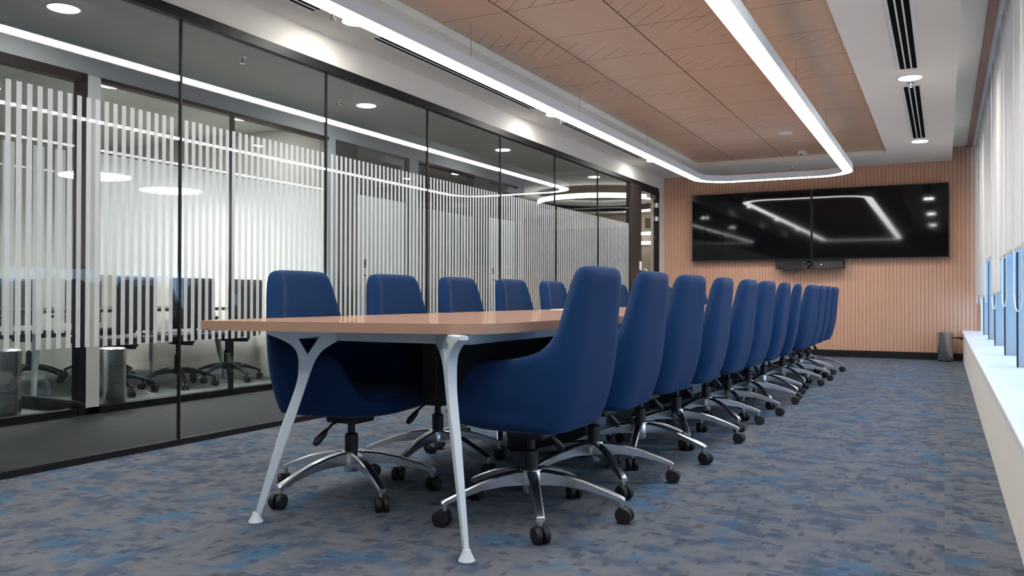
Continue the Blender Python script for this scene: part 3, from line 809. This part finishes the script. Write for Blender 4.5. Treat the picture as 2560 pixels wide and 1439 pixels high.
# ------------------------------------------------------------------ waste bins
def bin_(x, y, label, r=.098, h=.40, pedal=True, rz=0):
    t = thing('waste_bin', label, 'bin', (x, y, 0), rz, None)
    b = bmesh.new(); lathe(b, [(r*.97, .015), (r, .02), (r, h*.9), (r*.97, h*.9)], n=36); obj('body', b, M['steel'], t, True)
    b = bmesh.new(); lathe(b, [(r*.99, 0), (r*1.03, .004), (r*1.03, .018), (r*.97, .02)], n=36); obj('base_ring', b, M['black_plastic'], t, True)
    b = bmesh.new(); lathe(b, [(r*1.0, h*.9), (r*1.02, h*.905), (r*1.02, h*.965), (r*.9, h*.99), (r*.4, h*1.0)], n=36); obj('lid', b, M['steel'], t, True)
    if pedal:
        b = bmesh.new(); tube(b, [(r, 0, h*.80), (r+.04, 0, h*.80), (r+.10, 0, h*.78), (r+.125, 0, h*.78)], .01, 10, rs=[.008, .01, .02, .008]); obj('handle', b, M['black_plastic'], t, True)
    return t
bin_(.015, 12.88, 'round brushed steel waste bin with dark handle by the ribbed terracotta wall')
bin_(-5.72, 4.42, 'round steel waste bin behind the partition by the white post', .11, .47, False)
bin_(-5.85, 3.62, 'round steel waste bin behind the partition at the photo edge', .15, .50, False)

# ------------------------------------------------------------------ meeting room furniture behind the partition
mt = thing('meeting_table', 'dark-topped meeting table with white legs in the room across the corridor', 'table', (-7.25, 5.5, 0))
b = bmesh.new(); bbox(b, -.6, .6, -1.1, 1.15, .715, .745, .005); obj('tabletop', b, M['pedestal'], mt)
for sx in (-1, 1):
    for sy in (-1, 1):
        b = bmesh.new(); tube(b, [(sx*.55, sy*1.05, 0), (sx*.45, sy*.95, .715)], .03, 10, rs=[.022, .034]); obj('leg', b, M['white_metal'], mt, True)
def make_task(label, g):
    t = thing('task_chair', label, 'chair', (0,0,0), 0, g)
    b = bmesh.new(); bbox(b, -.24, .25, -.25, .25, .45, .51, .025, 3); obj('seat', b, M['mesh_black'], t, True)
    b = bmesh.new(); ring_ = []
    bbox(b, -.27, -.235, -.23, .23, .56, 1.03, .017, 3); obj('backrest', b, M['mesh_black'], t, True)
    b = bmesh.new(); tube(b, [(-.05, 0, .42), (-.24, 0, .42), (-.30, 0, .50), (-.285, 0, .75)], .022, 10); obj('back_support', b, M['black_plastic'], t, True)
    for s in (-1, 1):
        b = bmesh.new(); tube(b, [(0, s*.22, .44), (0, s*.30, .46), (-.02, s*.31, .64)], .014, 8); bbox(b, -.14, .12, s*.31-.035, s*.31+.035, .635, .665, .01); obj('armrest', b, M['black_plastic'], t, True)
    b = bmesh.new(); lathe(b, [(.028, .12), (.028, .30), (.016, .31), (.016, .40), (.08, .41), (.08, .45)], n=18); obj('gas_column', b, M['black_plastic'], t, True)
    for k in range(5):
        l = obj('leg', leg_bm(.024, .016), M['black_plastic'], t, True, angle=25); l.rotation_euler = (0, 0, 2*PI*k/5+.3)
        obj('caster', caster_bm(random.uniform(-1, 1)), M['rubber'], l, True)
    return t
tasks = [(-6.5, 5.05, PI+.1, 'black task chair in the meeting room closest to the steel bin'), (-6.5, 5.75, PI-.2, 'black task chair in the middle of the meeting room row'), (-6.55, 6.42, PI+.15, 'black task chair in the meeting room next to the dark column'),
         (-8.05, 5.3, .0, 'black task chair beyond the dark meeting table, on the white post side'), (-8.05, 6.1, .1, 'black task chair beyond the dark meeting table, on the dark column side')]
tp = None
for x, y, rz, lab in tasks:
    if tp is None:
        tp = make_task(lab, 'black task chairs in the meeting room'); tp.location = (x, y, 0); tp.rotation_euler = (0,0,rz)
    else: dup(tp, (x, y, 0), rz, lab)

# ------------------------------------------------------------------ daylight
w = bpy.data.worlds.new('World'); SC.world = w; w.use_nodes = True
nt = w.node_tree; nt.nodes.clear()
o = nt.nodes.new('ShaderNodeOutputWorld')
tc = N(nt, 'ShaderNodeTexCoord'); sp = N(nt, 'ShaderNodeSeparateXYZ', inp={0: tc.outputs['Generated']})
side = N(nt, 'ShaderNodeMapRange', inp={'Value': sp.outputs[0], 'From Min': .05, 'From Max': .75})
c = mixc(nt, side.outputs[0], (.16,.34,.55,1), (.92,1.27,1.68,1))
bg = N(nt, 'ShaderNodeBackground', inp={'Color': c, 'Strength': 1.3}); nt.links.new(bg.outputs[0], o.inputs[0])
# portal guiding daylight through the window wall
la = bpy.data.lights.new('window_portal', 'AREA'); la.shape = 'RECTANGLE'; la.size = 2.5; la.size_y = 15.5
la.cycles.is_portal = True
lo = bpy.data.objects.new('window_portal', la); COL.objects.link(lo); lo.location = (.60, 5.3, 1.67); lo.rotation_euler = (0, PI/2, 0); lo.rotation_euler = (0, R(90), 0)

# ------------------------------------------------------------------ camera
F = 2120.
yaw, pit, rol = R(27.0), R(.53), R(.13)
f = Vector((-math.sin(yaw)*math.cos(pit), math.cos(yaw)*math.cos(pit), math.sin(pit)))
r = Vector((math.cos(yaw), math.sin(yaw), 0)); u = r.cross(f)
r2 = r*math.cos(rol)+u*math.sin(rol); u2 = -r*math.sin(rol)+u*math.cos(rol)
cam = bpy.data.cameras.new('Camera'); cam.sensor_fit = 'HORIZONTAL'; cam.sensor_width = 36; cam.lens = F/2560*36; cam.clip_start = .02
co = bpy.data.objects.new('Camera', cam); COL.objects.link(co)
mw = Matrix((r2, u2, -f)).transposed().to_4x4(); mw.translation = (0, 0, .87); co.matrix_world = mw
SC.camera = co
vs = SC.view_settings; vs.view_transform = 'Standard'; vs.look = 'None'; vs.gamma = 1; vs.exposure = 0.95; vs.use_curve_mapping = False
SC.cycles.max_bounces = 10; SC.cycles.transparent_max_bounces = 24; SC.cycles.diffuse_bounces = 5; SC.cycles.glossy_bounces = 5
SC.cycles.sample_clamp_indirect = 6.0; SC.cycles.caustics_reflective = False; SC.cycles.caustics_refractive = False
